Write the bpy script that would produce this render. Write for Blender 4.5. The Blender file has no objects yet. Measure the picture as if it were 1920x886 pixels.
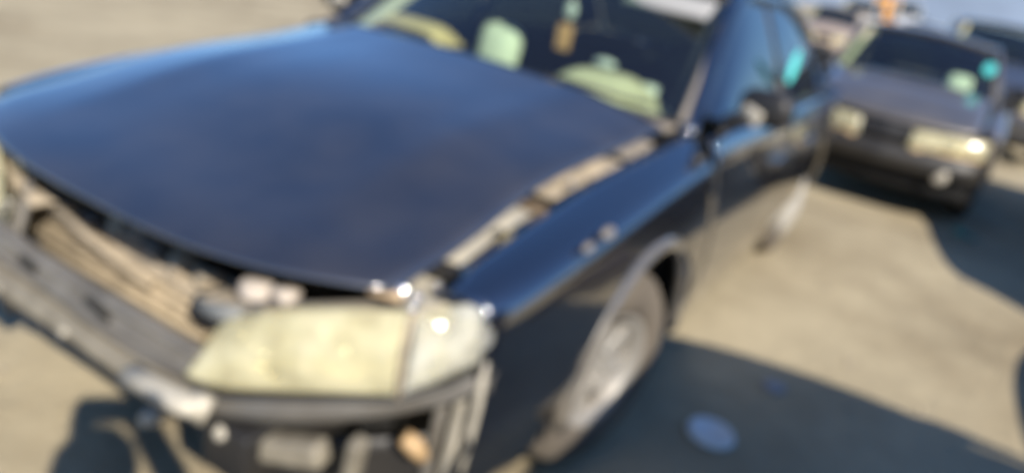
import bpy, bmesh, math, random
from mathutils import Vector, Matrix
R = math.radians
random.seed(7)
sc = bpy.context.scene
COL = sc.collection

# ------------------------------------------------------------------ camera
CAM = Vector((1.4495, -0.8993, 1.4411))
yaw, pit, rol = -0.4644, -0.3664, 0.2033
fw = Vector((math.sin(yaw)*math.cos(pit), math.cos(yaw)*math.cos(pit), math.sin(pit)))
r0 = Vector((math.cos(yaw), -math.sin(yaw), 0)); u0 = r0.cross(fw)
rt = math.cos(rol)*r0 + math.sin(rol)*u0
up = -math.sin(rol)*r0 + math.cos(rol)*u0
cd = bpy.data.cameras.new('camera'); cam = bpy.data.objects.new('camera', cd); COL.objects.link(cam)
m = Matrix.Identity(4)
for i in range(3):
    m[i][0], m[i][1], m[i][2], m[i][3] = rt[i], up[i], -fw[i], CAM[i]
cam.matrix_world = m
cd.sensor_width = 36; cd.lens = 36*1409.91/1920
cd.clip_start = 0.02; cd.clip_end = 3000
cd.dof.use_dof = True                     # the phone focused far too close: everything is soft
cd.dof.focus_distance = 0.13
cd.dof.aperture_fstop = 9.2
sc.camera = cam

# ------------------------------------------------------------------ sky, sun, exposure
SUN_TO = Vector((1.18, -0.78, 1.0)).normalized()
EL = math.asin(SUN_TO.z); AZ = math.atan2(SUN_TO.x, SUN_TO.y)
w = bpy.data.worlds.new('World'); sc.world = w; w.use_nodes = True
wn = w.node_tree.nodes; wl = w.node_tree.links
st = wn.new('ShaderNodeTexSky'); st.sky_type = 'NISHITA'; st.sun_disc = False
st.sun_elevation = EL; st.sun_rotation = AZ; st.air_density = 1.0; st.dust_density = 0.15; st.ozone_density = 4.0
wm = wn.new('ShaderNodeMix'); wm.data_type = 'RGBA'; wm.blend_type = 'MULTIPLY'; wm.inputs[0].default_value = 1
wm.inputs[7].default_value = (.70, .91, 1.17, 1)      # the phone's daylight white balance, over the whole sky
wl.new(st.outputs[0], wm.inputs[6]); wl.new(wm.outputs[2], wn['Background'].inputs[0]); wn['Background'].inputs[1].default_value = 0.077
sd = bpy.data.lights.new('sun', 'SUN'); sd.energy = 4.0; sd.angle = R(0.5); sd.color = (1.0, 0.93, 0.82)
so = bpy.data.objects.new('sun', sd); COL.objects.link(so)
so.rotation_euler = (-SUN_TO).to_track_quat('-Z', 'Y').to_euler(); so.location = (20, -16, 17)
sc.view_settings.view_transform = 'Standard'; sc.view_settings.look = 'None'
sc.view_settings.gamma = 1; sc.view_settings.exposure = 0.90
try: sc.cycles.sample_clamp_indirect = 6
except Exception: pass

# ------------------------------------------------------------------ materials
MATS = {}
def nt(name):
    mt = bpy.data.materials.new(name); mt.use_nodes = True
    n = mt.node_tree.nodes; return mt, n, mt.node_tree.links, n['Principled BSDF']
def pbr(name, col, rough=.5, metal=0., coat=0., coat_ior=1.5, spec=.5, var=0., vscale=8., dust=0., dustcol=(.36, .29, .20), dscale=3., bump=0., bscale=60., coat_rough=.03):
    if name in MATS: return MATS[name]
    mt, n, l, b = nt(name)
    b.inputs['Roughness'].default_value = rough; b.inputs['Metallic'].default_value = metal
    b.inputs['Coat Weight'].default_value = coat; b.inputs['Coat IOR'].default_value = coat_ior; b.inputs['Coat Roughness'].default_value = coat_rough
    b.inputs['Specular IOR Level'].default_value = spec
    tc = n.new('ShaderNodeTexCoord')
    def mix(fac, a, c):
        x = n.new('ShaderNodeMix'); x.data_type = 'RGBA'
        l.new(fac, x.inputs[0])
        for s, v in ((6, a), (7, c)):
            if isinstance(v, tuple): x.inputs[s].default_value = (*v, 1)
            else: l.new(v, x.inputs[s])
        return x.outputs[2]
    def noise(scale, lo, hi):
        t = n.new('ShaderNodeTexNoise'); t.inputs['Scale'].default_value = scale; t.inputs['Detail'].default_value = 6
        l.new(tc.outputs['Object'], t.inputs['Vector'])
        mr = n.new('ShaderNodeMapRange'); mr.inputs[1].default_value = .3; mr.inputs[2].default_value = .7
        mr.inputs[3].default_value = lo; mr.inputs[4].default_value = hi
        l.new(t.outputs['Fac'], mr.inputs[0]); return mr.outputs[0]
    cur = tuple(col)
    if var:
        cur = mix(noise(vscale, 0, 1), tuple(c*(1-var) for c in col), tuple(min(1, c*(1+var)) for c in col))
    if dust:
        cur = mix(noise(dscale, dust*.5, dust*1.5), cur, tuple(dustcol))
    if isinstance(cur, tuple): b.inputs['Base Color'].default_value = (*cur, 1)
    else: l.new(cur, b.inputs['Base Color'])
    if bump:
        t = n.new('ShaderNodeTexNoise'); t.inputs['Scale'].default_value = bscale; t.inputs['Detail'].default_value = 4
        l.new(tc.outputs['Object'], t.inputs['Vector'])
        bp = n.new('ShaderNodeBump'); bp.inputs['Strength'].default_value = bump; bp.inputs['Distance'].default_value = .01
        l.new(t.outputs['Fac'], bp.inputs['Height']); l.new(bp.outputs[0], b.inputs['Normal'])
    MATS[name] = mt; return mt
def glass(name, tint, ior=1.5, rough=0.02, dustf=0.0, dustc=(.5, .47, .4)):
    if name in MATS: return MATS[name]
    mt, n, l, b = nt(name); n.remove(b); out = n['Material Output']
    tr = n.new('ShaderNodeBsdfTransparent'); tr.inputs[0].default_value = (*tint, 1)
    gl = n.new('ShaderNodeBsdfGlossy'); gl.inputs['Roughness'].default_value = rough; gl.inputs[0].default_value = (1, 1, 1, 1)
    fr = n.new('ShaderNodeFresnel'); fr.inputs[0].default_value = ior
    ge = n.new('ShaderNodeNewGeometry'); mr = n.new('ShaderNodeMapRange'); mr.inputs[3].default_value = ior; mr.inputs[4].default_value = 1/ior
    l.new(ge.outputs['Backfacing'], mr.inputs[0]); l.new(mr.outputs[0], fr.inputs[0])   # same pane from both sides
    mx = n.new('ShaderNodeMixShader'); l.new(fr.outputs[0], mx.inputs[0]); l.new(tr.outputs[0], mx.inputs[1]); l.new(gl.outputs[0], mx.inputs[2])
    last = mx
    if dustf:
        df = n.new('ShaderNodeBsdfDiffuse'); df.inputs[0].default_value = (*dustc, 1)
        m2 = n.new('ShaderNodeMixShader'); m2.inputs[0].default_value = dustf
        l.new(mx.outputs[0], m2.inputs[1]); l.new(df.outputs[0], m2.inputs[2]); last = m2
    l.new(last.outputs[0], out.inputs[0]); MATS[name] = mt; return mt
def lensmat(name, col, clear, rough=.15):
    mt, n, l, b = nt(name); out = n['Material Output']
    b.inputs['Base Color'].default_value = (*col, 1); b.inputs['Roughness'].default_value = rough; b.inputs['Coat Weight'].default_value = 1
    tc = n.new('ShaderNodeTexCoord'); tx = n.new('ShaderNodeTexNoise'); tx.inputs['Scale'].default_value = 12
    l.new(tc.outputs['Object'], tx.inputs['Vector'])
    tl = n.new('ShaderNodeBsdfTranslucent'); tl.inputs[0].default_value = (*col, 1)
    a = n.new('ShaderNodeMixShader'); a.inputs[0].default_value = .3; l.new(b.outputs[0], a.inputs[1]); l.new(tl.outputs[0], a.inputs[2])
    t = n.new('ShaderNodeBsdfTransparent'); t.inputs[0].default_value = (1, .97, .82, 1)
    mr = n.new('ShaderNodeMapRange'); mr.inputs[1].default_value = .3; mr.inputs[2].default_value = .7; mr.inputs[3].default_value = max(0, clear-.25); mr.inputs[4].default_value = min(.95, clear+.22)
    l.new(tx.outputs['Fac'], mr.inputs[0])
    c = n.new('ShaderNodeMixShader'); l.new(mr.outputs[0], c.inputs[0]); l.new(a.outputs[0], c.inputs[1]); l.new(t.outputs[0], c.inputs[2])
    l.new(c.outputs[0], out.inputs[0]); MATS[name] = mt; return mt

M_paint = pbr('navy_black_paint', (.004, .005, .009), .25, 0.0, 1.0, 2.9, .6, dust=.008, dscale=2.5)
M_hood = pbr('faded_navy_hood_paint', (.010, .013, .022), .34, 0.0, 1.0, 1.95, .8, dust=.05, dscale=6.0, coat_rough=.10, bump=.12, bscale=4)
M_black = pbr('black_plastic', (.012, .012, .013), .5, dust=.02)
M_dark = pbr('engine_bay_black', (.006, .006, .006), .8)
M_dusty = pbr('dusty_plastic', (.34, .28, .20), .85, var=.35, vscale=14, bump=.5, bscale=40)
M_grey = pbr('weathered_grey_metal', (.12, .12, .115), .5, .2, var=.5, vscale=11, dust=.22, dscale=7)
M_rail = pbr('dirty_steel', (.22, .20, .155), .6, .2, var=.45, vscale=13, dust=.2, bump=.4, bscale=30)
M_core = pbr('dust_caked_core', (.43, .35, .24), .95, var=.3, vscale=18, bump=.8, bscale=120)
M_rear = glass('dark_rear_glass', (.02, .03, .03), 1.6, .03)
M_pale = pbr('pale_dusty_metal', (.46, .42, .34), .55, .1, var=.25, vscale=12)
M_greyp = pbr('grey_plastic', (.075, .078, .08), .5, var=.3, dust=.2)
M_rubber = pbr('dusty_tyre_rubber', (.055, .047, .040), .9, dust=.19, dscale=6, bump=.3)
M_rim = pbr('silver_wheel', (.36, .355, .34), .45, .4, dust=.3)
M_white = pbr('white_plastic', (.72, .72, .69), .45, var=.05)
M_chrome = pbr('chrome', (.85, .85, .85), .12, 1.0)
M_reflect = pbr('lamp_reflector', (.88, .86, .80), .18, 1.0)
M_orange = pbr('amber_plastic', (.52, .33, .15), .6, var=.3, dust=.25)
M_beige = pbr('beige_interior', (.60, .52, .36), .75, var=.1)
M_seat = pbr('pale_seat_fabric', (.84, .84, .70), .85)
M_tan = pbr('tan_dash_vinyl', (.74, .52, .26), .7)
M_int = pbr('dark_interior', (.02, .02, .022), .8)
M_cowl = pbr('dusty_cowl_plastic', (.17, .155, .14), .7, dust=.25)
M_wind = glass('tinted_windshield', (.70, .81, .70), 1.85, .02, .010)
M_side = glass('side_window_glass', (.05, .07, .07), 3.4, .03, .01)
M_lens = lensmat('yellowed_headlight_lens', (.82, .77, .54), .55)
M_clear = lensmat('clear_corner_lens', (.84, .84, .80), .74, .06)
M_cyan = pbr('aqua_sticker', (.12, .75, .70), .5)

# ------------------------------------------------------------------ mesh helpers
SC = [1., 1., 1.]
def mk(name, V, F, mat, parent=None, smooth=True, solid=0., bevel=0., sub=0):
    me = bpy.data.meshes.new(name)
    me.from_pydata([(v[0]*SC[0], v[1]*SC[1], v[2]*SC[2]) for v in V], [], F)
    bm = bmesh.new(); bm.from_mesh(me); bmesh.ops.remove_doubles(bm, verts=bm.verts, dist=1e-5)
    bmesh.ops.recalc_face_normals(bm, faces=bm.faces); bm.to_mesh(me); bm.free()
    me.materials.append(mat)
    if smooth:
        for p in me.polygons: p.use_smooth = True
    o = bpy.data.objects.new(name, me); COL.objects.link(o)
    if parent: o.parent = parent
    if solid:
        s = o.modifiers.new('thickness', 'SOLIDIFY'); s.thickness = solid; s.offset = -1
    if bevel:
        s = o.modifiers.new('bevel', 'BEVEL'); s.width = bevel; s.segments = 3; s.limit_method = 'ANGLE'
        for p in me.polygons: p.use_smooth = True
    if sub:
        s = o.modifiers.new('sub', 'SUBSURF'); s.levels = sub; s.render_levels = sub
    return o
def grid(f, nu, nv):
    V = [f(i/nu, j/nv) for j in range(nv+1) for i in range(nu+1)]
    F = [(j*(nu+1)+i, j*(nu+1)+i+1, (j+1)*(nu+1)+i+1, (j+1)*(nu+1)+i) for j in range(nv) for i in range(nu)]
    return V, F
def join(*parts):
    V, F = [], []
    for v, f in parts:
        k = len(V); V += list(v); F += [tuple(i+k for i in q) for q in f]
    return V, F
def boxm(c, s, rot=None):
    V = [Vector((x*s[0]/2, y*s[1]/2, z*s[2]/2)) for x in (-1, 1) for y in (-1, 1) for z in (-1, 1)]
    if rot: 
        q = Matrix.Rotation(rot[2], 3, 'Z') @ Matrix.Rotation(rot[1], 3, 'Y') @ Matrix.Rotation(rot[0], 3, 'X'); V = [q @ v for v in V]
    V = [tuple(v+Vector(c)) for v in V]
    return V, [(0, 1, 3, 2), (4, 6, 7, 5), (0, 4, 5, 1), (2, 3, 7, 6), (0, 2, 6, 4), (1, 5, 7, 3)]
def tubem(pts, r, n=10, flat=1.0):
    pts = [Vector(p) for p in pts]; V, F = [], []
    rr = r if isinstance(r, (list, tuple)) else [r]*len(pts)
    for i, p in enumerate(pts):
        t = (pts[min(i+1, len(pts)-1)]-pts[max(i-1, 0)]).normalized()
        a = t.cross(Vector((0, 0, 1))); a = a.normalized() if a.length > 1e-4 else Vector((1, 0, 0)); b = t.cross(a)
        for k in range(n):
            th = 2*math.pi*k/n; V.append(tuple(p+a*math.cos(th)*rr[i]+b*math.sin(th)*rr[i]*flat))
    for i in range(len(pts)-1):
        for k in range(n):
            F.append((i*n+k, i*n+(k+1) % n, (i+1)*n+(k+1) % n, (i+1)*n+k))
    F.append(tuple(range(n))); F.append(tuple(range((len(pts)-1)*n, len(pts)*n)))
    return V, F
def lathem(prof, n=32, axis='x', c=(0, 0, 0)):
    V, F = [], []
    for a, r in prof:
        for k in range(n):
            th = 2*math.pi*k/n; p, q = r*math.cos(th), r*math.sin(th)
            v = (a, p, q) if axis == 'x' else (p, a, q) if axis == 'y' else (p, q, a)
            V.append((v[0]+c[0], v[1]+c[1], v[2]+c[2]))
    for i in range(len(prof)-1):
        for k in range(n): F.append((i*n+k, i*n+(k+1) % n, (i+1)*n+(k+1) % n, (i+1)*n+k))
    return V, F
def ballm(c, r, n=12, s=(1, 1, 1)):
    prof = [(-math.cos(math.pi*i/8), max(1e-4, math.sin(math.pi*i/8))) for i in range(9)]
    V, F = lathem(prof, n, 'z')
    return [(c[0]+v[0]*r*s[0], c[1]+v[1]*r*s[1], c[2]+v[2]*r*s[2]) for v in V], F
def tab(xs, ys):
    def f(x):
        if x <= xs[0]: return ys[0]
        if x >= xs[-1]: return ys[-1]
        for i in range(len(xs)-1):
            if x <= xs[i+1]:
                h = xs[i+1]-xs[i]; t = (x-xs[i])/h
                def sl(k):
                    if k <= 0: return (ys[1]-ys[0])/(xs[1]-xs[0])
                    if k >= len(xs)-1: return (ys[-1]-ys[-2])/(xs[-1]-xs[-2])
                    return (ys[k+1]-ys[k-1])/(xs[k+1]-xs[k-1])
                a, b = sl(i)*h, sl(i+1)*h
                return (2*t**3-3*t*t+1)*ys[i]+(t**3-2*t*t+t)*a+(-2*t**3+3*t*t)*ys[i+1]+(t**3-t*t)*b
    return f
def thing(name, label, cat, loc=(0, 0, 0), rotz=0, group=None):
    o = bpy.data.objects.new(name, None); COL.objects.link(o); o.location = loc; o.rotation_euler = (0, 0, rotz)
    o.empty_display_size = .2; o['label'] = label; o['category'] = cat
    if group: o['group'] = group
    return o
def tag(o, label, cat, group=None):
    o['label'] = label; o['category'] = cat
    if group: o['group'] = group
    return o

# ------------------------------------------------------------------ ground
def ground_mat():
    mt, n, l, b = nt('sandy_dirt'); tc = n.new('ShaderNodeTexCoord')
    def nz(s, d=8):
        t = n.new('ShaderNodeTexNoise'); t.inputs['Scale'].default_value = s; t.inputs['Detail'].default_value = d; t.inputs['Roughness'].default_value = .65
        l.new(tc.outputs['Object'], t.inputs['Vector']); return t.outputs['Fac']
    cr = n.new('ShaderNodeValToRGB'); cr.color_ramp.elements[0].position = .3; cr.color_ramp.elements[1].position = .7
    cr.color_ramp.elements[0].color = (.33, .275, .18, 1); cr.color_ramp.elements[1].color = (.47, .395, .26, 1)
    l.new(nz(1.6), cr.inputs[0])
    c2 = n.new('ShaderNodeValToRGB'); c2.color_ramp.elements[0].position = .38; c2.color_ramp.elements[1].position = .52
    c2.color_ramp.elements[0].color = (.72, .70, .68, 1); c2.color_ramp.elements[1].color = (1, 1, 1, 1); l.new(nz(.45, 4), c2.inputs[0])
    mx = n.new('ShaderNodeMix'); mx.data_type = 'RGBA'; mx.blend_type = 'MULTIPLY'; mx.inputs[0].default_value = 1
    l.new(cr.outputs[0], mx.inputs[6]); l.new(c2.outputs[0], mx.inputs[7])
    l.new(mx.outputs[2], b.inputs['Base Color']); b.inputs['Roughness'].default_value = .95; b.inputs['Specular IOR Level'].default_value = .15
    bp = n.new('ShaderNodeBump'); bp.inputs['Strength'].default_value = .6; bp.inputs['Distance'].default_value = .03; l.new(nz(14), bp.inputs['Height']); l.new(bp.outputs[0], b.inputs['Normal'])
    return mt
gm = ground_mat()
V, F = [], []
xs = [-900, -300, -100, -40]+[-15+i*.75 for i in range(41)]+[40, 100, 300, 900]
rg = random.Random(3)
for y in xs:
    for x in xs:
        near = abs(x) < 15.5 and abs(y) < 15.5
        V.append((x, y+6, (rg.uniform(-.012, 0) if near else 0)))
N = len(xs); F = [(j*N+i, j*N+i+1, (j+1)*N+i+1, (j+1)*N+i) for j in range(N-1) for i in range(N-1)]
g = mk('ground', V, F, gm); g['kind'] = 'structure'
# far desert hills that close the horizon, blue haze put into their colour
V, F = [], []
for i in range(61):
    a = R(-90+i*3); rr = 700
    h = 44+9*math.sin(i*.7)+6*math.sin(i*1.9+1)+3*math.sin(i*3.3)
    for d, z in ((0, -1), (40, h*.6), (90, h), (200, -1)):
        V.append(((rr+d)*math.sin(a), (rr+d)*math.cos(a), z))
for i in range(60):
    for k in range(3): F.append((i*4+k, i*4+k+1, (i+1)*4+k+1, (i+1)*4+k))
hl = mk('hills', V, F, pbr('haze_blue_hills', (.19, .24, .31), .95, var=.15, vscale=.02)); hl['kind'] = 'structure'
# loose stones on the dirt
rs = random.Random(11); parts = []
for i in range(420):
    x, y = rs.uniform(-4, 2.6), rs.uniform(-.6, 7); s = rs.uniform(.006, .018)
    v, f = boxm((0, 0, 0), (s*rs.uniform(.8, 1.6), s, s*.7), (0, 0, rs.uniform(0, 3)))
    parts.append(([(a+x+rs.uniform(-.2, .2)*s, b+y+rs.uniform(-.2, .2)*s, c+s*.2) for a, b, c in v], f))
pb = mk('pebbles', *join(*parts), pbr('pebble_stone', (.33, .28, .21), .9), smooth=False); pb['kind'] = 'stuff'
tag(pb, 'small tan pebbles scattered over the sandy dirt', 'pebbles')

# ------------------------------------------------------------------ one parametric sedan body
xs_ = tab([.12, .30, .6, 1.0, 1.5, 2.5, 3.7, 4.5, 4.95], [.80, .874, .905, .92, .926, .93, .925, .89, .80])
zsh_ = tab([.2, .3, .5, .75, 1.3, 1.5, 2.5, 4.0, 4.95], [.785, .805, .842, .875, .930, .940, .940, .925, .90])
tx_ = tab([.24, .36, .78, 1.05, 1.48], [.747, .735, .742, .768, .790])
tz_ = tab([.24, .36, .78, 1.05, 1.48], [.772, .815, .893, .935, .985])
railx = tab([1.55, 2.13, 2.7, 3.3, 3.8, 4.3], [.792, .672, .650, .655, .70, .80])
railz = tab([1.55, 2.13, 2.7, 3.3, 3.8, 4.3], [.985, 1.385, 1.425, 1.405, 1.25, .985])
WY = (1.04, 3.74); WR = .325; AR = .400; ZC = .34; SILL = .215

def side_panel(name, y0, y1, s, mat, parent, fender=False, quarter=False, belt_x=.868):
    ny = max(10, int((y1-y0)/.035)); ys = [y0+(y1-y0)*i/ny for i in range(ny+1)]
    for wy in WY:
        for e in (wy-AR, wy+AR):
            for d in (-.012, -.004, .004, .012):
                if y0 < e+d < y1: ys.append(e+d)
    ys = sorted(ys); prof = []
    for y in ys:
        zb = SILL
        for wy in WY:
            if abs(y-wy) < AR: zb = max(zb, ZC+math.sqrt(AR*AR-(y-wy)**2))
        if fender: T = (tx_(y), tz_(y))
        elif quarter and y > 4.15:
            k = min(1, (y-4.15)/.2); T = (belt_x*(1-k)+.66*k, .985)
        else: T = (belt_x, .985-.006*max(0, y-1.5))
        zs = zsh_(y); X = xs_(y); zm = zs-.075
        row = []
        A, B, Cc, D = T, (X-.055, zs+.012), (X-.004, zs-.01), (X, zm)
        if not fender and not (quarter and y > 4.15): B = (T[0]+.03, T[1]-.012)
        for i in range(9):
            t = i/8; a, b, c, d = (1-t)**3, 3*t*(1-t)**2, 3*t*t*(1-t), t**3
            row.append((a*A[0]+b*B[0]+c*Cc[0]+d*D[0], a*A[1]+b*B[1]+c*Cc[1]+d*D[1]))
        if zb > zm-.02: zb = zm-.02
        for i in range(1, 13):
            z = zm+(zb-zm)*i/12
            h = (zm-z)/(zm-SILL)
            bump = .010*math.exp(-((z-.47)/.035)**2)
            q = max(0, (z-.52)/max(.05, zm-.52)); bl = .038*max(0, min(1, (y-.35)/.9))
            x = X+bl*(1-q*q)+.012*math.sin(min(1, h*1.6)*math.pi)*.6-.075*max(0, h-.45)**1.5/.42*1.0+bump
            row.append((x, z))
        row.append((row[-1][0]-.05, row[-1][1]+.004))      # inward return of the lower edge
        prof.append([(s*p[0], y, p[1]) for p in row])
    n = len(prof[0]); V = [p for r_ in prof for p in r_]
    F = [(j*n+i, j*n+i+1, (j+1)*n+i+1, (j+1)*n+i) for j in range(len(prof)-1) for i in range(n-1)]
    return mk(name, V, F, mat, parent, solid=0.004)

def wheel(parent, x, y, s, steer=0., rimmat=None, cover=False):
    t = bpy.data.objects.new('wheel', None); COL.objects.link(t); t.parent = parent
    t.location = (x*SC[0], y*SC[1], WR*SC[2]); t.rotation_euler = (0, 0, steer if s > 0 else steer)
    t.empty_display_size = .1
    keep = SC[:]; SC[:] = [SC[0], SC[2], SC[2]]
    w_ = .105
    pr = [(-w_, .185), (-w_-.006, .235), (-w_+.004, .295), (-w_+.03, .318), (-.05, .325), (0, .326), (.05, .325), (w_-.03, .318), (w_-.004, .295), (w_+.006, .235), (w_, .185), (w_-.03, .18)]
    mk('tyre', *lathem([(a*s, r) for a, r in pr], 40), M_rubber, t)
    rm = [(-.09, .183), (.06, .18), (w_-.012, .192), (w_+.002, .187), (w_-.02, .165), (.02, .155), (-.01, .15)]
    sp = []
    for k in range(7):
        a = 2*math.pi*k/7
        v, f = boxm((.055, 0, .11), (.035, .05, .13))
        v = [(p[0]*s, p[1]*math.cos(a)-p[2]*math.sin(a), p[1]*math.sin(a)+p[2]*math.cos(a)) for p in v]; sp.append((v, f))
    for k in range(5):
        a = 2*math.pi*(k+.3)/5
        sp.append(lathem([(.07*s, .001), (.07*s, .010), (.045*s, .011)], 6, 'x', (0, .035*math.cos(a), .035*math.sin(a))))
    mk('rim', *lathem([(a*s, r) for a, r in rm], 40), rimmat or M_rim, t)
    sp.append(lathem([(a*s, max(r, .001)) for a, r in ((.062, .001), (.062, .028), (.050, .060), (.01, .062))], 24))
    mk('spokes', *join(*sp), rimmat or M_rim, t, smooth=False, bevel=.006)
    mk('brake_disc', *lathem([(-.02*s, .001), (-.02*s, .13), (-.03*s, .13)], 30, 'x'), M_rail, t)
    if cover:
        cv = [(w_-.02, .215), (w_+.012, .212), (w_+.03, .17), (w_+.05, .10), (w_+.055, .04), (w_+.055, .001)]
        mk('wheel_cover', *lathem([(a*s, r) for a, r in cv], 40), pbr('chalky_wheel_cover', (.36, .35, .32), .6, dust=.2), t)
    SC[:] = keep
    return t

railx_sedan, railz_sedan = railx, railz
railx_wagon = tab([1.55, 2.13, 2.7, 3.5, 4.4, 4.86], [.792, .672, .650, .650, .655, .74])
railz_wagon = tab([1.55, 2.13, 2.7, 3.5, 4.4, 4.86], [.985, 1.385, 1.425, 1.425, 1.40, .985])
def pillars_glass(p, paint, windm, sidem, trim=None, wagon=False):
    global railx, railz
    railx, railz = (railx_wagon, railz_wagon) if wagon else (railx_sedan, railz_sedan)
    RE = 4.42 if wagon else 3.42
    # windshield between base curve and header
    def wsf(u, v):
        a = 2*u-1
        xb, yb, zb = .735*a, 1.56-.22*(1-a*a), .990+.028*(1-a*a)
        xt, yt, zt = .632*a, 2.20-.09*(1-a*a), 1.385+.035*(1-a*a)
        k = .02*math.sin(math.pi*v)
        return (xb+(xt-xb)*v, yb+(yt-yb)*v-k*.5, zb+(zt-zb)*v+k)
    mk('windshield', *grid(wsf, 20, 10), windm, p)
    mk('windshield_seal', *join(*[tubem([wsf(u, v/8) for v in range(9)], .006, 6) for u in (0, 1)], tubem([wsf(u/16, 0) for u in range(17)], .012, 6), tubem([wsf(u/16, 1) for u in range(17)], .012, 6)), M_black, p)
    mk('drip_trim', *tubem([tuple(Vector(wsf(1, v/10))+Vector((.014, -.006, .006))) for v in range(11)], .013, 6), M_cowl, p)
    def rf(u, v):
        a = 2*u-1; y = 2.2+(RE-2.2)*v
        x = a*(railx(y)-.02); yy = y-.09*(1-a*a)*(1-v)+.08*(1-a*a)*v
        return (x, yy, railz(y)+.006+.045*(1-a*a)*(.75+.5*math.sin(math.pi*v)))
    mk('roof', *grid(rf, 14, 16), paint, p, solid=.01)
    def rw(u, v):
        a = 2*u-1; y = RE+.03+((.45 if wagon else .84))*v
        return (a*(railx(y)-.035), y+.08*(1-a*a), railz(y)+.03*(1-a*a)*(1-v)-.002)
    mk('rear_window', *grid(rw, 14, 10), M_rear, p)
    for s in (1, -1):
        pts = [(s*(railx(y)-.002), y, railz(y)-.006) for y in [1.5+(3.4 if wagon else 2.85)*i/44 for i in range(45)]]
        mk('roof_pillar', *tubem(pts, [.031-.003*min(1, i/12) for i in range(45)], 10, .75), paint, p)
        mk('pillar_trim', *tubem([(s*(railx(y)-.078), y+.035, railz(y)-.030) for y in [1.55+.62*i/14 for i in range(15)]], .042 if s < 0 else .02, 8, .7), (trim or M_beige) if s < 0 else M_int, p)
        bx = [(s*(.862-.02*v-(.862-railx(2.7)-.0)*v), 2.70+.03*v, .985+(railz(2.7)-1.0)*v) for v in [i/6 for i in range(7)]]
        mk('centre_pillar', *tubem(bx, [.055-.02*i/6 for i in range(7)], 8, .5), M_black, p)
        for ya, yb in ((1.66, 2.66), (2.77, 3.72)) + (((3.82, 4.5),) if wagon else ()):
            def sg(u, v):
                y = ya+(yb-ya)*u
                zt = railz(y)-.02; zb = .983; vv = v
                return (s*(.860+(railx(y)-.860)*vv-.004+.012*math.sin(math.pi*vv)), y, zb+(zt-zb)*vv)
            mk('side_window', *grid(sg, 14, 8), sidem, p)
        if not wagon:
            mk('rear_pillar', *grid(lambda u, v: (s*(.862+(railx(3.72+.58*u)-.862)*v), 3.72+.58*u, .983+max(0, railz(3.72+.58*u)-.99)*v), 10, 6), paint, p, solid=.008)
        q = [(s*(.872+.0*v), 1.6+2.35*v, .990-.014*v) for v in [i/10 for i in range(11)]]
        mk('window_sill_trim', *tubem(q, .012, 6), M_black, p)

def rear_end(p, paint, wagon=False):
    if wagon:
        mk('tailgate', *grid(lambda u, v: ((2*u-1)*.72, 4.86+.06*v, .985-.20*v), 6, 4), paint, p, solid=.01)
    def tl(u, v):
        a = 2*u-1; y = 4.15+.75*v
        return (a*(.67-.06*v), y+.05*(1-a*a), .985+.02*(1-a*a)-.04*v*v)
    if not wagon: mk('trunk_lid', *grid(tl, 12, 8), paint, p, solid=.01)
    def rb(u, v):
        a = 2*u-1; y = 4.98-.22*abs(a)**3
        return (a*.86, y-.05*(1-v)**2, .28+.66*v)
    mk('rear_bumper', *grid(rb, 16, 8), paint, p, solid=.01)
    for s in (1, -1):
        mk('tail_light', *boxm((s*.66, 4.95, .80), (.28, .05, .14), (0, 0, s*-.25)), pbr('tail_red', (.35, .02, .02), .2), p, bevel=.015)

def door_bits(p, s):
    for y in (2.44, 3.20):
        mk('door_handle', *tubem([(s*(xs_(y)+.004), y-.09, .80), (s*(xs_(y)+.03), y-.07, .805), (s*(xs_(y)+.03), y+.07, .805), (s*(xs_(y)+.004), y+.09, .80)], .013, 8), M_paint if SC[0] == 1 else M_black, p)
def side_mirror(p, s, mat):
    mo = mk('side_mirror', *boxm((s*.965, 1.765, 1.085), (.185, .11, .125), (.05, s*-.06, s*-.12)), mat, p, bevel=.045)
    mk('mirror_foot', *boxm((s*.895, 1.73, 1.03), (.09, .10, .05), (0, s*-.3, 0)), M_black, mo, bevel=.012)
    mk('mirror_glass', *grid(lambda u, v: (s*(.965+.07*(2*u-1)), 1.828, 1.085+.043*(2*v-1)), 2, 2), M_chrome, mo, smooth=False)
def inner_shell(p, eng=True):
    mk('underbody', *boxm((0, 2.6, .235), (1.2, 4.5, .05)), M_dark, p, smooth=False)
    mk('firewall', *boxm((0, 1.50, .60), (1.48, .04, .70)), M_dark, p, smooth=False)
    mk('rear_bulkhead', *boxm((0, 3.95, .60), (1.46, .04, .70)), M_int, p, smooth=False)
    for s in (1, -1):
        mk('inner_wing', *boxm((s*.60, .86, .52), (.03, 1.2, .52)), M_dark, p, smooth=False)
        mk('door_card', *boxm((s*.80, 2.7, .60), (.03, 2.3, .70)), M_int, p, smooth=False)
        for wy in WY:
            def lf(u, v):
                th = math.pi*(-.05+1.1*u); return (s*(.60+.285*v), wy-.40*math.cos(th), ZC+.398*math.sin(th))
            mk('wheel_liner', *grid(lf, 16, 3), M_dark, p)

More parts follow.
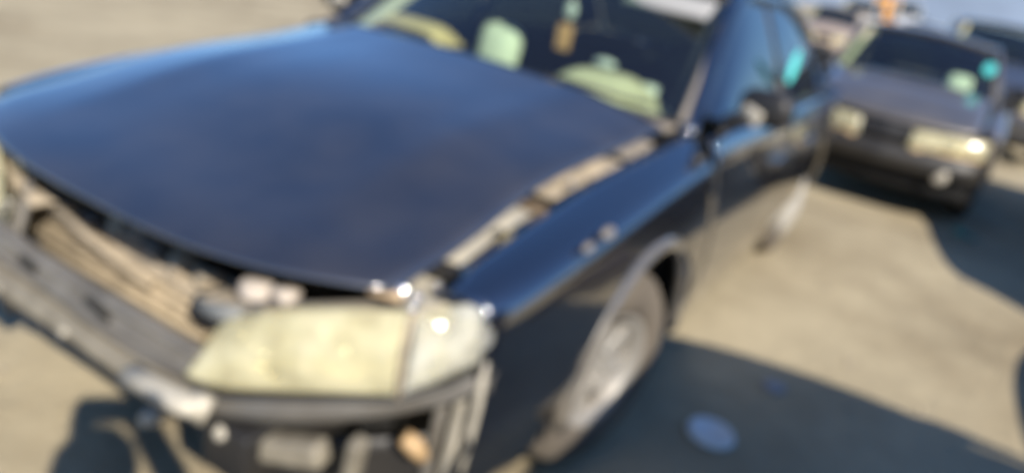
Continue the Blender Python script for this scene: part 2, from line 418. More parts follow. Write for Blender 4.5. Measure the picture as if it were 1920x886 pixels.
# ------------------------------------------------------------------ headlights
def quad_surface(a, b, c, d, bulge, nu=18, nv=10, nrm=None, rin=0, rout=0, crown=0):
    # a,b bottom inner->outer ; d,c top inner->outer
    a, b, c, d = map(Vector, (a, b, c, d))
    nn = Vector(nrm) if nrm else (b-a).cross(d-a).normalized()
    def f(u, v):
        k0 = rin*(1-u)**7+rout*u**7
        w_ = .5+(v-.5)*(1-k0)
        p = (a*(1-u)+b*u)*(1-w_)+(d*(1-u)+c*u)*w_
        p = p+Vector((0, 0, crown*math.sin(math.pi*u)*(v*v-.5*(1-v)**2)))
        k = math.sin(math.pi*min(1, max(0, u)))**.6*math.sin(math.pi*v)**.6 if 0 < u < 1 and 0 < v < 1 else 0
        return tuple(p+nn*bulge*k)
    return grid(f, nu, nv)
def mir(vf, s):
    return [(v[0]*s, v[1], v[2]) for v in vf[0]], vf[1]
def main_headlight(p, s):
    tip, topin = (.392, -.082, .532), (.424, .012, .682)
    sb, st_, ct, cb = (.778, .100, .622), (.748, .150, .772), (.862, .320, .782), (.874, .318, .668)
    hs = quad_surface((.40, .0, .54), (.86, .36, .66), (.85, .38, .77), (.43, .06, .68), 0, 6, 4)
    h = mk('headlight', *mir(hs, s), M_greyp, p, solid=.02)
    n1 = Vector((.12, -.9, .45))
    mk('lens', *mir(quad_surface(tip, sb, st_, topin, .026, 30, 14, n1, .35, 0, .010), s), M_lens, h, solid=.004)
    mk('corner_lens', *mir(quad_surface((.786, .108, .624), cb, ct, (.756, .156, .774), .030, 24, 14, Vector((.75, -.6, .3)), 0, .55, .008), s), M_clear, h, solid=.004)
    # faceted reflectors behind the lenses
    rr = random.Random(5)
    def ref(a, b, c, d, nu, nv, dep):
        a, b, c, d = map(Vector, (a, b, c, d)); V, F = [], []
        for j in range(nv):
            for i in range(nu):
                q = []
                for uu, vv in ((0, 0), (1, 0), (1, 1), (0, 1)):
                    u, v = (i+uu)/nu, (j+vv)/nv
                    q.append((a*(1-u)+b*u)*(1-v)+(d*(1-u)+c*u)*v)
                cen = sum(q, Vector())/4+Vector((rr.uniform(-.01, .01), dep*rr.uniform(.6, 1.4), rr.uniform(-.008, .008)))
                k = len(V); V += [tuple(x) for x in q]+[tuple(cen)]
                F += [(k, k+1, k+4), (k+1, k+2, k+4), (k+2, k+3, k+4), (k+3, k, k+4)]
        return V, F
    mk('corner_reflector', *mir(ref((.785, .135, .632), (.85, .33, .672), (.84, .345, .768), (.758, .175, .762), 3, 4, .025), s), M_reflect, h, smooth=False)
    mk('main_reflector', *mir(ref((.43, .015, .560), (.76, .145, .635), (.735, .185, .750), (.455, .075, .665), 5, 3, .03), s), M_reflect, h, smooth=False)
    for cx, cy, cz, r_ in ((.50, .045, .612, .062), (.655, .095, .672, .060)):
        pr = [(.05*(1-(k/6)**2), r_*k/6+.001) for k in range(7)]
        V, F = lathem(pr, 24, 'y'); q = Matrix.Rotation(.3, 3, 'Z') @ Matrix.Rotation(-.15, 3, 'X')
        V = [tuple(q @ Vector(v)+Vector((cx, cy, cz))) for v in V]
        mk('reflector_bowl', *mir((V, F), s), M_reflect, h)
        mk('bulb', *mir(ballm((cx+.004, cy-.012, cz), .022), s), M_chrome, h)
    mk('lens_rim', *mir(tubem([(.392, -.078, .528), (.50, -.045, .553), (.64, .02, .588), (.778, .098, .616), (.835, .19, .636), (.872, .31, .664)], .008, 6), s), M_black, h)
    mk('lens_divider', *mir(tubem([(.783, .100, .620), (.767, .118, .70), (.752, .150, .775)], .006, 6), s), M_dusty, h)
    return h

# ------------------------------------------------------------------ MAIN SEDAN
car = thing('black_sedan', 'black sedan in the foreground with its front bumper missing and a yellowed headlight', 'car')
hxl = tab([.18, .375, .735, 1.131, 1.388], [.686, .697, .690, .716, .752])
hxr = tab([.18, .375, .735, 1.131, 1.388], [.745, .750, .755, .755, .752])
hz_ = tab([.18, .375, .735, 1.131, 1.388], [.800, .838, .916, .966, 1.004])
def hoodf(u, v):
    a = 2*u-1
    if v < .06:
        y = .18; k = 1-v/.06
    else:
        y = .18+(1.388-.18)*(v-.06)/.94; k = 0
    x = hxl(y)*a if a > 0 else hxr(y)*a
    t = (y-.18)/1.208
    bow = .18*(1-t)**2*(1-abs(a)**3)+.05*t*(1-a*a)
    crown = -.018+.075*math.sin(min(1, t*1.3)*math.pi*.5) if True else 0
    e = 1-abs(a)**2.4
    ridge = .006*math.exp(-((abs(a)-.62)/.10)**2)*min(1, t*3)
    z = hz_(y)+crown*e+ridge-.012*abs(a)**14
    yy = y-bow
    # rolled front lip
    z -= .020*k; yy += .012*k-.008*math.sin(math.pi*k) - 0
    roll = max(0, 1-t/.09)**2*.010
    return (x, yy, z-roll*(1-k))
mk('hood', *grid(hoodf, 34, 44), M_hood, car, solid=.008)
for s in (1, -1):
    side_panel('fender', .25, 1.482, s, M_paint, car, fender=True)
    side_panel('front_door', 1.490, 2.715, s, M_paint, car)
    side_panel('rear_door', 2.722, 3.335, s, M_paint, car)
    side_panel('quarter_panel', 3.342, 4.90, s, M_paint, car, quarter=True)
    door_bits(car, s); side_mirror(car, s, M_black)
    mk('mirror_bright_patch', *boxm((s*.93, 1.712, 1.055), (.075, .03, .06), (0, s*.3, s*-.2)), M_pale, car, bevel=.012)  # pale block added for a bright spot on the mirror, no real bezel
    # wheel arch lip, a rolled flange standing proud of the fender, paler grey than the body paint
    pts = []
    for i in range(25):
        th = math.pi*(.0+1.0*i/24); y = WY[0]-(AR+.006)*math.cos(th); z = ZC+(AR+.006)*math.sin(th)
        pts.append((s*(xs_(y)+.008), y, z))
    mk('arch_flare', *tubem(pts, .024, 8), pbr('pale_arch_trim', (.05, .055, .06), .3, 0, 1.0, 2.0, .6, dust=.25, dscale=7), car)
    # fender front flange (raw edge left by the missing bumper)
    fx_ = tab([.27, .35, .44, .52, .60, .67], [.80, .845, .868, .880, .884, .872]); fy_ = tab([.27, .35, .44, .52, .60, .67], [.37, .30, .268, .255, .252, .268])
    mk('fender_flange', *grid(lambda u, v: (s*(fx_(.27+.40*u)-.030*v), fy_(.27+.40*u)-.012*math.sin(math.pi*v)+.01*v, .27+.40*u), 24, 4), M_pale, car, solid=.006)
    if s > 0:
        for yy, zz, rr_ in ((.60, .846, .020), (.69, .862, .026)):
            mk('crest_glint', *ballm((xs_(yy)-.012, yy, zz-.004), rr_, 10, (.5, 1.3, .55)), M_cowl, car)  # pale blobs put in for reflections on the fender crest
    # inner fender rail seen in the open gap beside the hood
    V, F = [], []
    ir = [(.20, .66, .700), (.26, .66, .735), (.40, .655, .790), (.60, .65, .845), (.80, .66, .872), (1.05, .69, .915), (1.30, .71, .955)]
    for ya, yb, wd, mt_ in ((.20, .71, .115, M_pale), (.76, 1.12, .085, M_dusty), (1.14, 1.32, .07, M_cowl)):
        mk('inner_fender_rail', *grid(lambda u, v: (s*(tab([q[0] for q in ir], [q[1] for q in ir])(ya+(yb-ya)*v)-.03+(wd+.008*math.sin(v*9))*u), ya+(yb-ya)*v, tab([q[0] for q in ir], [q[2] for q in ir])(ya+(yb-ya)*v)+.007*math.sin(v*17)-.012*u*math.sin(v*7)**2), 4, 30), mt_, car, solid=.01)
    for y in (.30, .52, .86, 1.12):
        z = tab([q[0] for q in ir], [q[2] for q in ir])(y)
        mk('rail_bolt', *ballm((s*.705, y, z+.006), .011, 10, (1, 1, .6)), M_chrome if y in (.30, .86) else M_black, car)
    mk('rail_bracket', *boxm((s*.70, .345, .775), (.10, .03, .04), (0, 0, .2)), M_black, car, bevel=.006)
    mk('rail_clip', *boxm((s*.715, .66, .862), (.07, .05, .022), (0, 0, -.2)), pbr('brown_foam', (.16, .11, .06), .9), car, bevel=.006)
pillars_glass(car, M_paint, M_wind, M_side)
rear_end(car, M_paint); inner_shell(car)
wheel(car, .785, WY[0], 1, R(-13)); wheel(car, -.785, WY[0], -1, R(-13))
wheel(car, .80, WY[1], 1, 0, cover=True); wheel(car, -.80, WY[1], -1, 0, cover=True)
# cowl and wipers
def cowlf(u, v):
    a = 2*u-1; yb = 1.39-.055*(1-a*a); ye = 1.57-.225*(1-a*a)
    return (.745*a, yb+(ye+.01-yb)*v, .988+.026*(1-a*a)-.012*math.sin(math.pi*v))
mk('cowl', *grid(cowlf, 24, 4), M_cowl, car, solid=.006)
for x0, y0, x1, y1 in ((.08, 1.40, .62, 1.505), (-.52, 1.455, .0, 1.37)):
    w1 = mk('wiper', *tubem([(x0, y0, 1.025), ((x0+x1)/2, (y0+y1)/2, 1.042), (x1, y1, 1.03)], [.012, .009, .006], 8), M_black, car)
    mk('wiper_blade', *tubem([(x0*.2+x1*.8-.25*(1 if x1 > x0 else 1), y1-.03, 1.034), (x1+.02, y1+.012, 1.03)], .007, 6), M_black, w1)
mk('wiper_pivot', *join(ballm((.075, 1.405, 1.02), .034, 12, (1.1, .8, .6)), tubem([(.03, 1.40, 1.01), (.12, 1.41, 1.015)], .014, 8)), M_black, car)
# front end without the bumper
main_headlight(car, 1); main_headlight(car, -1).location.x = .075
hd = [tab([0, .33, .66, 1], [.30, .44, .62, .76]), tab([0, .33, .66, 1], [.04, .07, .13, .175]), tab([0, .33, .66, 1], [.665, .688, .728, .770])]
for s in (1, -1):
    def hp(u, v):
        t = u; return (s*(hd[0](t)-.02*v), hd[1](t)+.13*v+.0, hd[2](t)-.014+.010*math.sin(math.pi*v)-.035*v+.004*math.sin(9*t+3*v))
    mk('header_panel', *grid(hp, 16, 6), M_dusty, car, solid=.012)
def tie(u, v):
    x = -.64+1.02*u
    y = .130+.07*v+.012*math.sin(9*x)*v
    z = .573+.035*v+.016*math.sin(17*x+1)*v+.012*math.sin(41*x)*v+.05*max(-.3, min(.25, x))*v
    return (x, y, z)
mk('radiator_support', *grid(tie, 60, 5), M_dusty, car, solid=.02)
mk('radiator', *boxm((-.13, .17, .44), (1.0, .05, .30)), M_core, car, bevel=.01)
mk('condenser_tube', *join(*[tubem([(-.62, .138, z), (.36, .138, z)], .006, 6) for z in (.47, .50, .53, .56)]), M_core, car)
mk('wiring_hose', *tubem([(.24, .10, .60), (.30, .06, .625), (.36, .045, .640), (.42, .05, .655)], .020, 10), pbr('grey_blue_hose', (.14, .16, .17), .6, dust=.2), car)
rq = random.Random(2)
for k in range(9):
    x = -.50+.085*k+rq.uniform(-.02, .02); y = .16+rq.uniform(-.02, .02)
    mk('dusty_clip', *boxm((x, y, .604+rq.uniform(-.005, .02)), (rq.uniform(.03, .07), rq.uniform(.03, .05), rq.uniform(.03, .06)), (rq.uniform(-.3, .3), rq.uniform(-.3, .3), rq.uniform(0, 2))), M_dusty if k % 3 else M_greyp, car, bevel=.008)
mk('hood_latch', *join(boxm((-.02, .15, .625), (.12, .05, .05)), boxm((-.02, .135, .645), (.05, .03, .05))), M_greyp, car, bevel=.008)
mk('radiator_hose', *tubem([(-.36, .12, .60), (-.28, .10, .625), (-.18, .10, .60), (-.08, .11, .57), (.04, .12, .55)], .010, 10), M_dusty, car)
mk('washer_cap', *join(lathem([(0, .036), (.02, .036), (.028, .028), (.03, .001)], 18, 'z', (.40, .10, .682)), boxm((.46, .12, .695), (.05, .04, .03))), pbr('faded_white_cap', (.46, .40, .34), .7), car)
mk('marker_socket', *boxm((.66, .19, .768), (.07, .045, .02), (0, 0, .3)), pbr('dusty_orange', (.50, .36, .22), .8), car, bevel=.006)
mk('hood_glint_stop', *join(lathem([(.745, .012), (.785, .012), (.79, .001)], 12, 'z', (.69, .20, 0)),), M_chrome, car)  # chrome peg added to catch a sun glint at the hood corner
mk('glint_bead', *ballm((.735, .185, .782), .010, 10), M_chrome, car)  # two chrome beads added above the headlight to catch sun glints
mk('glint_bead', *ballm((.752, .150, .778), .009, 10), M_chrome, car)
# bumper reinforcement beam (grey) and the pale lower rail
def bow(x): return -.095+.10*(abs(x)/.8)**2.2
def beam(name, x0, x1, z0, z1, dep, off, mat, flute=True):
    pr = [(0, z0), (-.008, z0+.012), (-.008 if not flute else .006, (z0+z1)/2), (-.008, z1-.012), (0, z1), (dep, z1), (dep, z0)]
    V, F = [], []; n = len(pr)
    for i in range(31):
        x = x0+(x1-x0)*i/30
        for d, z in pr: V.append((x, bow(x)+off+d+.004*math.sin(11*x+z*40), z-.022*max(0, x+.25)+.004*math.sin(7*x+2)))
    for i in range(30):
        for k in range(n): F.append((i*n+k, i*n+(k+1) % n, (i+1)*n+(k+1) % n, (i+1)*n+k))
    F += [tuple(range(n)), tuple(range(30*n, 31*n))]
    return mk(name, V, F, mat, car, smooth=False, bevel=.004)
beam('bumper_beam', -.88, .41, .562, .626, .028, .030, M_grey)
beam('lower_rail', -.85, .45, .486, .534, .05, .006, M_rail, False)
beam('bumper_absorber', -.85, .43, .534, .562, .05, .034, M_greyp, False)
beam('air_dam', -.80, .42, .468, .486, .04, .014, M_black, False)
for k in range(8):
    x = -.62+.125*k
    if k in (1, 4, 6): mk('beam_slot', *boxm((x, bow(x)+.024, .595-.022*max(0, x+.25)), (.03+.008*k, .012, .016), (0, .1*k-.3, .25*x)), M_dark, car, bevel=.004)
    if k % 2: mk('rail_bolt', *lathem([(-.012, .001), (-.012, .011), (0, .012)], 6, 'y', (x+.05, bow(x)+.004, .51)), M_pale, car, smooth=False)
for q in (1, -1):
    mk('rail_end', *join(tubem([(q*.30, -.108, .530), (q*.37, -.105, .531), (q*.44, -.095, .531), (q*.475, -.088, .532)], [.028, .026, .030, .024], 12, .8), boxm((q*.47, -.085, .53), (.04, .03, .05), (0, .2, .3))), M_pale, car)
for s in (1, -1):
    def pan(u, v):
        t = u; x = .41+.47*t; y = -.045+.10*t+.24*t**3; z0 = .465+.10*t+.025*t*t; z1 = .528+.085*t+.03*t*t
        return (s*x, y-.012*math.sin(math.pi*v), z0+(z1-z0)*v)
    mk('lower_bracket', *grid(pan, 20, 6), M_greyp, car, solid=.012)
    mk('foam_block', *boxm((s*.60, .02, .448), (.17, .05, .055), (0, s*-.28, s*.2)), M_rail, car, bevel=.012)
    mk('foam_bracket', *boxm((s*.735, .06, .475), (.03, .04, .10), (.1, .1, .2)), M_rail, car, bevel=.006)
    mk('marker_lamp', *join(tubem([(s*.765, .17, .485), (s*.785, .185, .465), (s*.80, .20, .435)], [.018, .022, .016], 10)), M_orange, car)
    mk('splash_strut', *boxm((s*.825, .27, .46), (.025, .02, .34), (0, s*.05, 0)), M_pale, car, bevel=.004)
    mk('splash_strut', *boxm((s*.79, .25, .44), (.022, .02, .30), (0, s*.05, 0)), M_grey, car, bevel=.004)
    mk('frame_horn', *boxm((s*.50, .16, .42), (.12, .42, .12)), M_black, car, bevel=.01)
    for q in ((.490, -.03, .462), (.335, -.08, .438)):
        mk('bracket_bolt', *lathem([(-.030, .001), (-.028, .013), (-.016, .017), (-.012, .020), (0, .020), (.05, .008)], 6, 'y', (s*q[0], q[1], q[2])), M_pale, car, smooth=False)
    mk('lower_valance', *grid(lambda u, v: (s*(.45+.38*u), .06+.26*u*u, .27+.14*v+.05*u), 10, 4), M_black, car, solid=.01)
mk('engine_cover', *boxm((0, .72, .62), (.75, .6, .24)), M_dark, car, bevel=.04)
mk('side_sticker', [(a-.03*0, 2.73+(b-2.73)*1.9, 1.165+(c-1.165)*1.5) for a, b, c in lathem([(-.003, .001), (0, .05)], 24, 'x', (.847, 2.73, 1.165))[0]], lathem([(0, .001), (0, .05)], 24)[1], M_cyan, car)

# interior
def dash(u, v):
    a = 2*u-1; x = .70*a; y = 1.53-.15*(1-a*a)+.42*v
    z = .955+.02*math.sin(math.pi*v)-.10*max(0, v-.8)*5*v
    z += .105*math.exp(-((x-.40)/.17)**4)*math.exp(-((v-.62)/.33)**4)
    return (x, y, z)
mk('dashboard', *grid(dash, 40, 14), M_beige, car, solid=.02)
def pdash(u, v):
    x = -.67+.36*u; e = 1-(2*u-1)**6
    return (x, 1.62+.20*v, 1.0+.075*math.sin(math.pi*(.12+.88*v))**.5*e)
mk('dash_airbag_cover', *grid(pdash, 16, 10), M_tan, car, solid=.01)
mk('dash_front', *boxm((0, 1.93, .76), (1.4, .04, .34)), M_int, car, smooth=False)
V, F = [], []
n1, n2 = 32, 8
for i in range(n1):
    a = 2*math.pi*i/n1
    for k in range(n2):
        b = 2*math.pi*k/n2; r_ = .185+.016*math.cos(b)
        x, yy, z = r_*math.cos(a), .016*math.sin(b), r_*math.sin(a)
        V.append((.38+x, 2.12+yy*.9+z*.42, .945+z*.9))
for i in range(n1):
    for k in range(n2): F.append((i*n2+k, i*n2+(k+1) % n2, ((i+1) % n1)*n2+(k+1) % n2, ((i+1) % n1)*n2+k))
sw = mk('steering_wheel', V, F, M_int, car)
mk('wheel_hub', *boxm((.38, 2.10, .94), (.30, .05, .10), (-.43, 0, 0)), M_int, sw, bevel=.02)
for x in (.40, -.42):
    sb_ = mk('seat', *join(boxm((x, 2.60-(.28 if x < 0 else 0), .60), (.50, .13, .56), (-.20, 0, 0)), boxm((x, 2.20, .42), (.50, .52, .14))), M_int, car, bevel=.05)
    if x < 0: mk('headrest', *boxm((x+.01, 2.27, .955), (.215, .14, .25), (-.18, 0, 0)), M_seat, sb_, bevel=.068)
    else: mk('headrest', *boxm((x, 2.70, 1.06), (.26, .10, .18), (-.2, 0, 0)), M_int, sb_, bevel=.04)
mk('parcel_shelf', *boxm((0, 3.92, .955), (1.5, .72, .02)), M_int, car, smooth=False)
mk('rear_seat', *boxm((0, 3.55, .65), (1.3, .16, .6), (-.25, 0, 0)), M_int, car, bevel=.05)
mk('sun_visor', *boxm((.457, 1.99, 1.342), (.345, .11, .022), (.6, 0, -.02)), pbr('grey_visor_vinyl', (.34, .33, .31), .8), car, bevel=.01)
mk('sun_visor', *boxm((-.40, 2.10, 1.36), (.36, .12, .022), (.1, 0, .05)), MATS['grey_visor_vinyl'], car, bevel=.01)
mk('rearview_mirror', *boxm((.06, 2.05, 1.372), (.23, .03, .065), (-.2, 0, .15)), M_black, car, bevel=.015)
mk('headliner', *grid(lambda u, v: ((2*u-1)*.6, 2.24+1.15*v, 1.375), 2, 2), M_int, car, smooth=False)
af = tag(mk('air_freshener', *join(boxm((.088, 1.915, 1.128), (.056, .02, .10)), tubem([(.09, 1.94, 1.31), (.088, 1.915, 1.18)], .002, 5)), pbr('orange_card', (.75, .38, .16), .7), bevel=.008), 'orange air freshener hanging below the mirror behind the windshield', 'air freshener')
mk('hanging_tag', *ballm((.092, 1.92, 1.235), .034, 12, (.75, .4, 1.1)), M_white, af)
pp = tag(mk('paper_scrap', *ballm((.335, 1.80, 1.085), .038, 9, (1.25, .7, .5)), M_white), 'crumpled white paper lying on the dashboard in front of the wheel', 'paper')
pc = tag(mk('plastic_cup', *lathem([(0, .028), (.06, .036), (.062, .030), (.01, .022)], 18, 'z', (.52, 1.83, .985)), M_white), 'small pale cup standing on the dashboard near the driver side pillar', 'cup')

# ------------------------------------------------------------------ other cars
def simple_car(name, label, loc, rotz, scale, paint, full=True, lens=None, wind=None, missing_lower=False, group=None, wagon=False):
    SC[:] = scale
    c = thing(name, label, 'car', loc, rotz, group)
    def hf(u, v):
        a = 2*u-1; t = v; y = .18+1.2*t
        return (a*(.70+.05*t), y-(.17*(1-t)**2+.05*t)*(1-a*a), hz_(y)+(-.01+.06*math.sin(min(1, t*1.3)*1.57))*(1-abs(a)**2.4)-.03*max(0, 1-t/.05)**2)
    mk('hood', *grid(hf, 16, 16), paint, c, solid=.008)
    for s in (1, -1):
        side_panel('fender', .25, 1.482, s, paint, c, fender=True)
        side_panel('front_door', 1.490, 2.715, s, paint, c)
        side_panel('rear_door', 2.722, 3.335, s, paint, c)
        side_panel('quarter_panel', 3.342, 4.90, s, paint, c, quarter=True)
        door_bits(c, s); side_mirror(c, s, M_black)
        wheel(c, .785, WY[0], s); wheel(c, .80*1, WY[1], s) if s > 0 else wheel(c, -.80, WY[1], s)
        # headlight
        a, b, cc, d = (.20, -.035, .585), (.80, .19, .600), (.80, .24, .745), (.22, .02, .725)
        h = mk('headlight', *mir(quad_surface((.2, .03, .58), (.84, .26, .60), (.84, .28, .75), (.22, .06, .73), 0, 4, 3), s), M_greyp, c, solid=.02)
        mk('lens', *mir(quad_surface(a, b, cc, d, .03, 14, 8, (.25, -.9, .35)), s), lens or M_lens, h, solid=.004)
        pr = [(.04*(1-(k/6)**2), .058*k/6+.001) for k in range(7)]
        V, F = lathem(pr, 20, 'y'); V = [(v[0]+.62, v[1]+.13, v[2]+.665) for v in V]
        mk('reflector_bowl', *mir((V, F), s), M_reflect, h)
        mk('turn_lamp', *mir(quad_surface((.24, -.03, .555), (.78, .19, .572), (.80, .195, .602), (.22, -.03, .588), .012, 8, 3, (.25, -.9, .2)), s), M_orange, h, solid=.01)
    # the left front wheel pair was placed on both sides by s; mirror the x for s<0
    for o in c.children:
        pass
    fx = tab([0, .5, .75, .86], [-.02, .045, .14, .28])
    def strip(z0, z1, d0, d1, xm):
        return grid(lambda u, v: ((2*u-1)*xm, fx(abs(2*u-1)*xm)+d0+(d1-d0)*v, z0+(z1-z0)*v), 24, 3)
    mk('grille', *strip(.60, .76, .02, .06, .22), M_black, c, solid=.01)
    mk('front_bumper', *join(strip(.40, .50, -.04, -.06, .86), strip(.50, .585, -.06, -.01, .86)), pbr('dark_bumper', (.013, .013, .013), .5, dust=.04) if missing_lower else paint, c, solid=.012)
    mk('lower_grille', *strip(.22, .40, .10 if missing_lower else .0, .06 if missing_lower else -.04, .82), M_dark if missing_lower else M_black, c, solid=.01)
    pillars_glass(c, paint, wind or M_wind, M_side, None, wagon)
    rear_end(c, paint, wagon); inner_shell(c)
    mk('cowl', *grid(cowlf, 12, 3), M_cowl, c, solid=.006)
    mk('dashboard', *grid(lambda u, v: ((2*u-1)*.70, 1.53-.15*(1-(2*u-1)**2)+.42*v, .955), 10, 4), M_greyp, c, solid=.02)
    mk('engine_cover', *boxm((0, .72, .60), (.9, .8, .24)), M_dark, c, smooth=False)
    for x in (.40, -.42):
        sb_ = mk('seat', *join(boxm((x, 2.60, .66), (.50, .13, .62), (-.20, 0, 0)), boxm((x, 2.30, .42), (.50, .52, .14))), M_int, c, bevel=.05)
        mk('headrest', *boxm((x, 2.70, 1.06), (.26, .10, .18), (-.2, 0, 0)), M_int, sb_, bevel=.04)
    SC[:] = [1, 1, 1]
    return c

G_ROW = 'cars parked in the salvage yard'
M_gp = pbr('dusty_grey_paint', (.055, .055, .058), .38, .1, 1.0, 1.5, .5, dust=.17)
c2 = simple_car('grey_hatchback', 'dusty dark grey car behind the black sedan, its headlights clouded cream', (1.174, 5.70, 0), 0, (.90, .84, .965), M_gp, missing_lower=True, group=G_ROW)
SC[:] = (.90, .84, .965)
mk('windshield_sticker', *lathem([(0, .001), (0, .055)], 20, 'y', (.63, 1.83, 1.245)), M_cyan, c2)
mk('fog_lamp', *[q for q in lathem([(-.03, .001), (-.028, .05), (-.02, .062), (.0, .066), (.05, .05), (.07, .02), (.07, .001)], 24, 'y', (.53, .03, .42))], M_pale, c2)
mk('seat_cover', *boxm((.42, 1.85, 1.04), (.24, .12, .20), (-.2, 0, .2)), M_seat, c2, bevel=.05)
SC[:] = (1, 1, 1)
M_dkcar = pbr('dark_slate_paint', (.03, .035, .045), .3, .1, 1.0, 1.5, .5, dust=.08)
simple_car('slate_suv', 'tall dark slate car whose roof shows behind the grey car at the right edge', (2.15, 10.6, 0), R(4), (1.0, .95, 1.16), M_dkcar, group=G_ROW, wagon=True)
M_wcar = pbr('white_car_paint', (.72, .71, .68), .35, 0, .6, dust=.08)
simple_car('white_van', 'tall white vehicle far behind, right of the orange loader', (-1.55, 48, 0), R(6), (.85, .95, 1.75), M_wcar, group=G_ROW, wagon=True)
simple_car('cream_car', 'cream vehicle far behind, left of the orange loader', (-3.6, 40, 0), R(-4), (1.05, .95, 1.42), pbr('cream_paint', (.60, .54, .44), .4, 0, .5, dust=.15), group=G_ROW, wagon=True)
simple_car('tan_car', 'tan car in the row far behind, just past the rear of the black sedan', (-1.75, 21.5, 0), R(5), (.92, .9, 1.02), pbr('tan_paint', (.36, .27, .20), .45, 0, .6, dust=.3), group=G_ROW)
simple_car('silver_car', 'silver car in the row far behind, half hidden by the grey car', (.55, 24.0, 0), R(5), (.95, .9, 1.05), pbr('silver_paint', (.48, .48, .47), .35, .4, .6, dust=.2), group=G_ROW)
simple_car('white_pickup', 'white vehicle far behind at the left end of the far row', (-6.3, 33.0, 0), R(3), (1.0, .95, 1.35), M_wcar, group=G_ROW, wagon=True)
# cars on the right whose shade falls across the dirt
M_blue = pbr('dark_blue_paint', (.010, .015, .030), .25, 0, 1.0, 1.5, .5, dust=.02)
simple_car('dark_blue_sedan', 'dark blue sedan parked beside the grey car at the right', (3.64, 3.80, 0), 0, (.95, .92, .98), M_blue, group=G_ROW)
simple_car('dark_blue_wagon', 'dark blue wagon beside the photographer, its shade falling on the dirt by the front wheel', (4.26, -3.16, 0), R(15), (1.0, .92, 1.23), M_blue, group=G_ROW, wagon=True)

# ------------------------------------------------------------------ yellow-orange loader far behind
ld = thing('orange_loader', 'orange yard loader parked far behind among pale vehicles', 'loader', (-2.70, 45, 0), R(20))
M_ld = pbr('orange_machine_paint', (.75, .36, .05), .5, dust=.1)
mk('cab', *join(boxm((0, .4, 1.9), (.9, .1, 1.1)), boxm((0, -.5, 2.45), (1.0, 1.1, .1)), boxm((-.42, -.9, 1.9), (.07, .07, 1.1)), boxm((.42, -.9, 1.9), (.07, .07, 1.1))), M_ld, ld, smooth=False)
mk('body', *join(boxm((0, 0, .95), (1.1, 1.8, .9)), boxm((0, .3, 1.6), (.9, .8, .6))), M_ld, ld, bevel=.05)
mk('mast', *join(boxm((-.3, -1.1, 1.2), (.1, .12, 2.1)), boxm((.3, -1.1, 1.2), (.1, .12, 2.1)), boxm((0, -1.1, 1.6), (.6, .08, .1))), M_dark, ld, smooth=False)
for s in (1, -1):
    mk('fork', *boxm((s*.25, -1.6, .25), (.1, .9, .05)), M_dark, ld, smooth=False)
    for y in (-.6, .6):
        mk('wheel', *lathem([(-.12, .2), (-.12, .36), (.12, .36), (.12, .2), (.10, .01)], 24, 'x', (s*.55, y, .36)), M_rubber, ld)

# ------------------------------------------------------------------ loose things on the dirt
tag(mk('plastic_disc', *lathem([(.012, .001), (.014, .060), (.020, .066), (.020, .078), (.004, .086), (.0, .084)], 36, 'z', (1.168, 1.482, .002)), M_white, None), 'round white plastic disc lying on the shaded dirt near the front wheel', 'disc')
tag(mk('bottle_cap', *lathem([(.010, .001), (.012, .035), (.008, .045), (0, .046)], 28, 'z', (1.275, 2.025, .002)), pbr('dull_grey_plastic', (.28, .28, .29), .6), None), 'small dull grey disc lying in shade beyond the larger white disc', 'cap')
tag(mk('plastic_scrap', *grid(lambda u, v: (1.88+.16*u+.03*v, 5.72+.12*v, .012+.05*math.sin(3*u+1)*math.sin(math.pi*v)), 8, 6), pbr('green_plastic', (.06, .20, .15), .5), None, solid=.003), 'scrap of green plastic lying below the grey car front corner', 'scrap')
bc = [(2.40, 1.75), (2.31, 2.1), (2.29, 2.6), (2.33, 3.2), (2.43, 3.62), (2.65, 3.85)]
bx = tab([0, .2, .4, .6, .8, 1], [q[0] for q in bc]); by = tab([0, .2, .4, .6, .8, 1], [q[1] for q in bc])
tag(mk('bumper_cover', *grid(lambda u, v: (bx(u)+.12*v*v+.02*math.sin(8*u), by(u), .004+.20*v-.05*v**4), 30, 8), pbr('dusty_brown_plastic', (.085, .055, .055), .7, dust=.25, dscale=5), None, solid=.006), 'dusty dark brown bumper cover lying on the dirt at the right edge', 'bumper')

# ------------------------------------------------------------------ the photographer behind the camera (seen only as a shadow)
H = Vector((CAM.x, CAM.y, 0))+Vector((.30, -.25, 0)); bk = Vector((.45, -.89, 0)); sd_ = Vector((.89, .45, 0))
def W(a, b, z): q = H+sd_*a+bk*b; return (q.x, q.y, z*.93)
person = thing('person', 'person standing behind the camera in jeans and dark shirt, holding up a phone', 'person', (H.x, H.y, 0))
def skin(name, verts, edges, rad, mat, root=0, sub=2):
    me = bpy.data.meshes.new(name); me.from_pydata([Vector(v)-Vector((H.x, H.y, 0)) for v in verts], edges, []); me.materials.append(mat)
    o = bpy.data.objects.new(name, me); COL.objects.link(o); o.parent = person
    md = o.modifiers.new('skin', 'SKIN'); md.use_smooth_shade = True
    for i, r_ in enumerate(rad):
        d = me.skin_vertices[0].data[i]; d.radius = r_ if isinstance(r_, tuple) else (r_, r_); d.use_root = (i == root)
    s = o.modifiers.new('sub', 'SUBSURF'); s.levels = sub; s.render_levels = sub
    return o
M_skin = pbr('skin', (.50, .32, .23), .55); M_shirt = pbr('dark_shirt', (.05, .06, .08), .9); M_jean = pbr('jeans', (.06, .09, .16), .9)
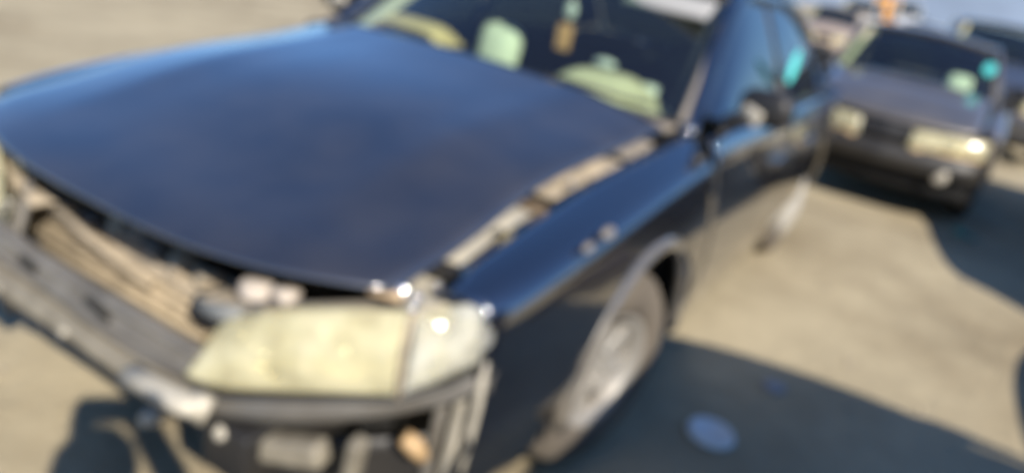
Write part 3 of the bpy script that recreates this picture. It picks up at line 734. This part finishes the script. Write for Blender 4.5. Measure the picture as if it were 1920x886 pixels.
pv = [W(0, .12, .98), W(0, .12, 1.12), W(0, .10, 1.32), W(0, .08, 1.42), W(0, .05, 1.49), W(0, .03, 1.56), W(0, .0, 1.64),
      W(-.19, .10, 1.38), W(-.30, -.06, 1.16), W(-.10, -.22, 1.42), W(.19, .10, 1.38), W(.30, -.06, 1.16), W(.10, -.22, 1.42),
      W(-.10, .12, .92), W(-.11, .10, .50), W(-.11, .14, .09), W(-.12, .0, .04), W(.10, .12, .92), W(.11, .10, .50), W(.11, .14, .09), W(.12, .0, .04)]
pe = [(0, 1), (1, 2), (2, 3), (3, 4), (4, 5), (5, 6), (3, 7), (7, 8), (8, 9), (3, 10), (10, 11), (11, 12), (0, 13), (13, 14), (14, 15), (15, 16), (0, 17), (17, 18), (18, 19), (19, 20)]
prr = [(.15, .11), (.14, .10), (.16, .11), (.10, .08), .055, (.075, .09), (.078, .10), .10, .10, .08, .10, .10, .08, .085, .06, .045, (.05, .035), .085, .06, .045, (.05, .035)]
skin('body', pv, pe, prr, M_shirt)
ph = Vector(CAM)-fw*.015
def PH(a, b, c): return tuple(ph+rt*a+up*b-fw*c)
for s in (-1, 1):
    wri = W(s*.10, -.22, 1.42)
    pal = PH(s*.095, -.02, .03)
    hv = [wri, pal]; he = [(0, 1)]; hr = [.05, (.045, .03)]
    for k in range(4):
        b_ = len(hv); o_ = .028-.018*k
        hv += [PH(s*.088, o_, .01), PH(s*.066, o_+.002, -.004 if False else .018), PH(s*.045-s*.004*k, o_, .022)]; he += [(1, b_), (b_, b_+1), (b_+1, b_+2)]; hr += [.0095, .0085, .007]
    b_ = len(hv); hv += [PH(s*.075, -.045, .035), PH(s*.05, -.03, .032), PH(s*.035, -.012, .03)]; he += [(1, b_), (b_, b_+1), (b_+1, b_+2)]; hr += [.012, .010, .008]
    skin('hand', hv, he, hr, M_skin, 0, 1)
hd_ = ballm(tuple(Vector(W(0, .0, 1.63))-Vector((H.x, H.y, 0))), .098, 20, (.95, 1.0, 1.22))
hh = mk('head', *hd_, M_skin, person)
mk('hair', *ballm(tuple(Vector(W(0, .015, 1.66))-Vector((H.x, H.y, 0))), .106, 20, (.95, 1.0, 1.05)), pbr('hair', (.03, .02, .015), .8), hh)
phone = tag(mk('phone', [PH(a*.078, b*.038, c) for a in (-1, 1) for b in (-1, 1) for c in (.004, .012)], boxm((0, 0, 0), (1, 1, 1))[1], M_black, None, bevel=.003), 'black phone held sideways by the photographer', 'phone')
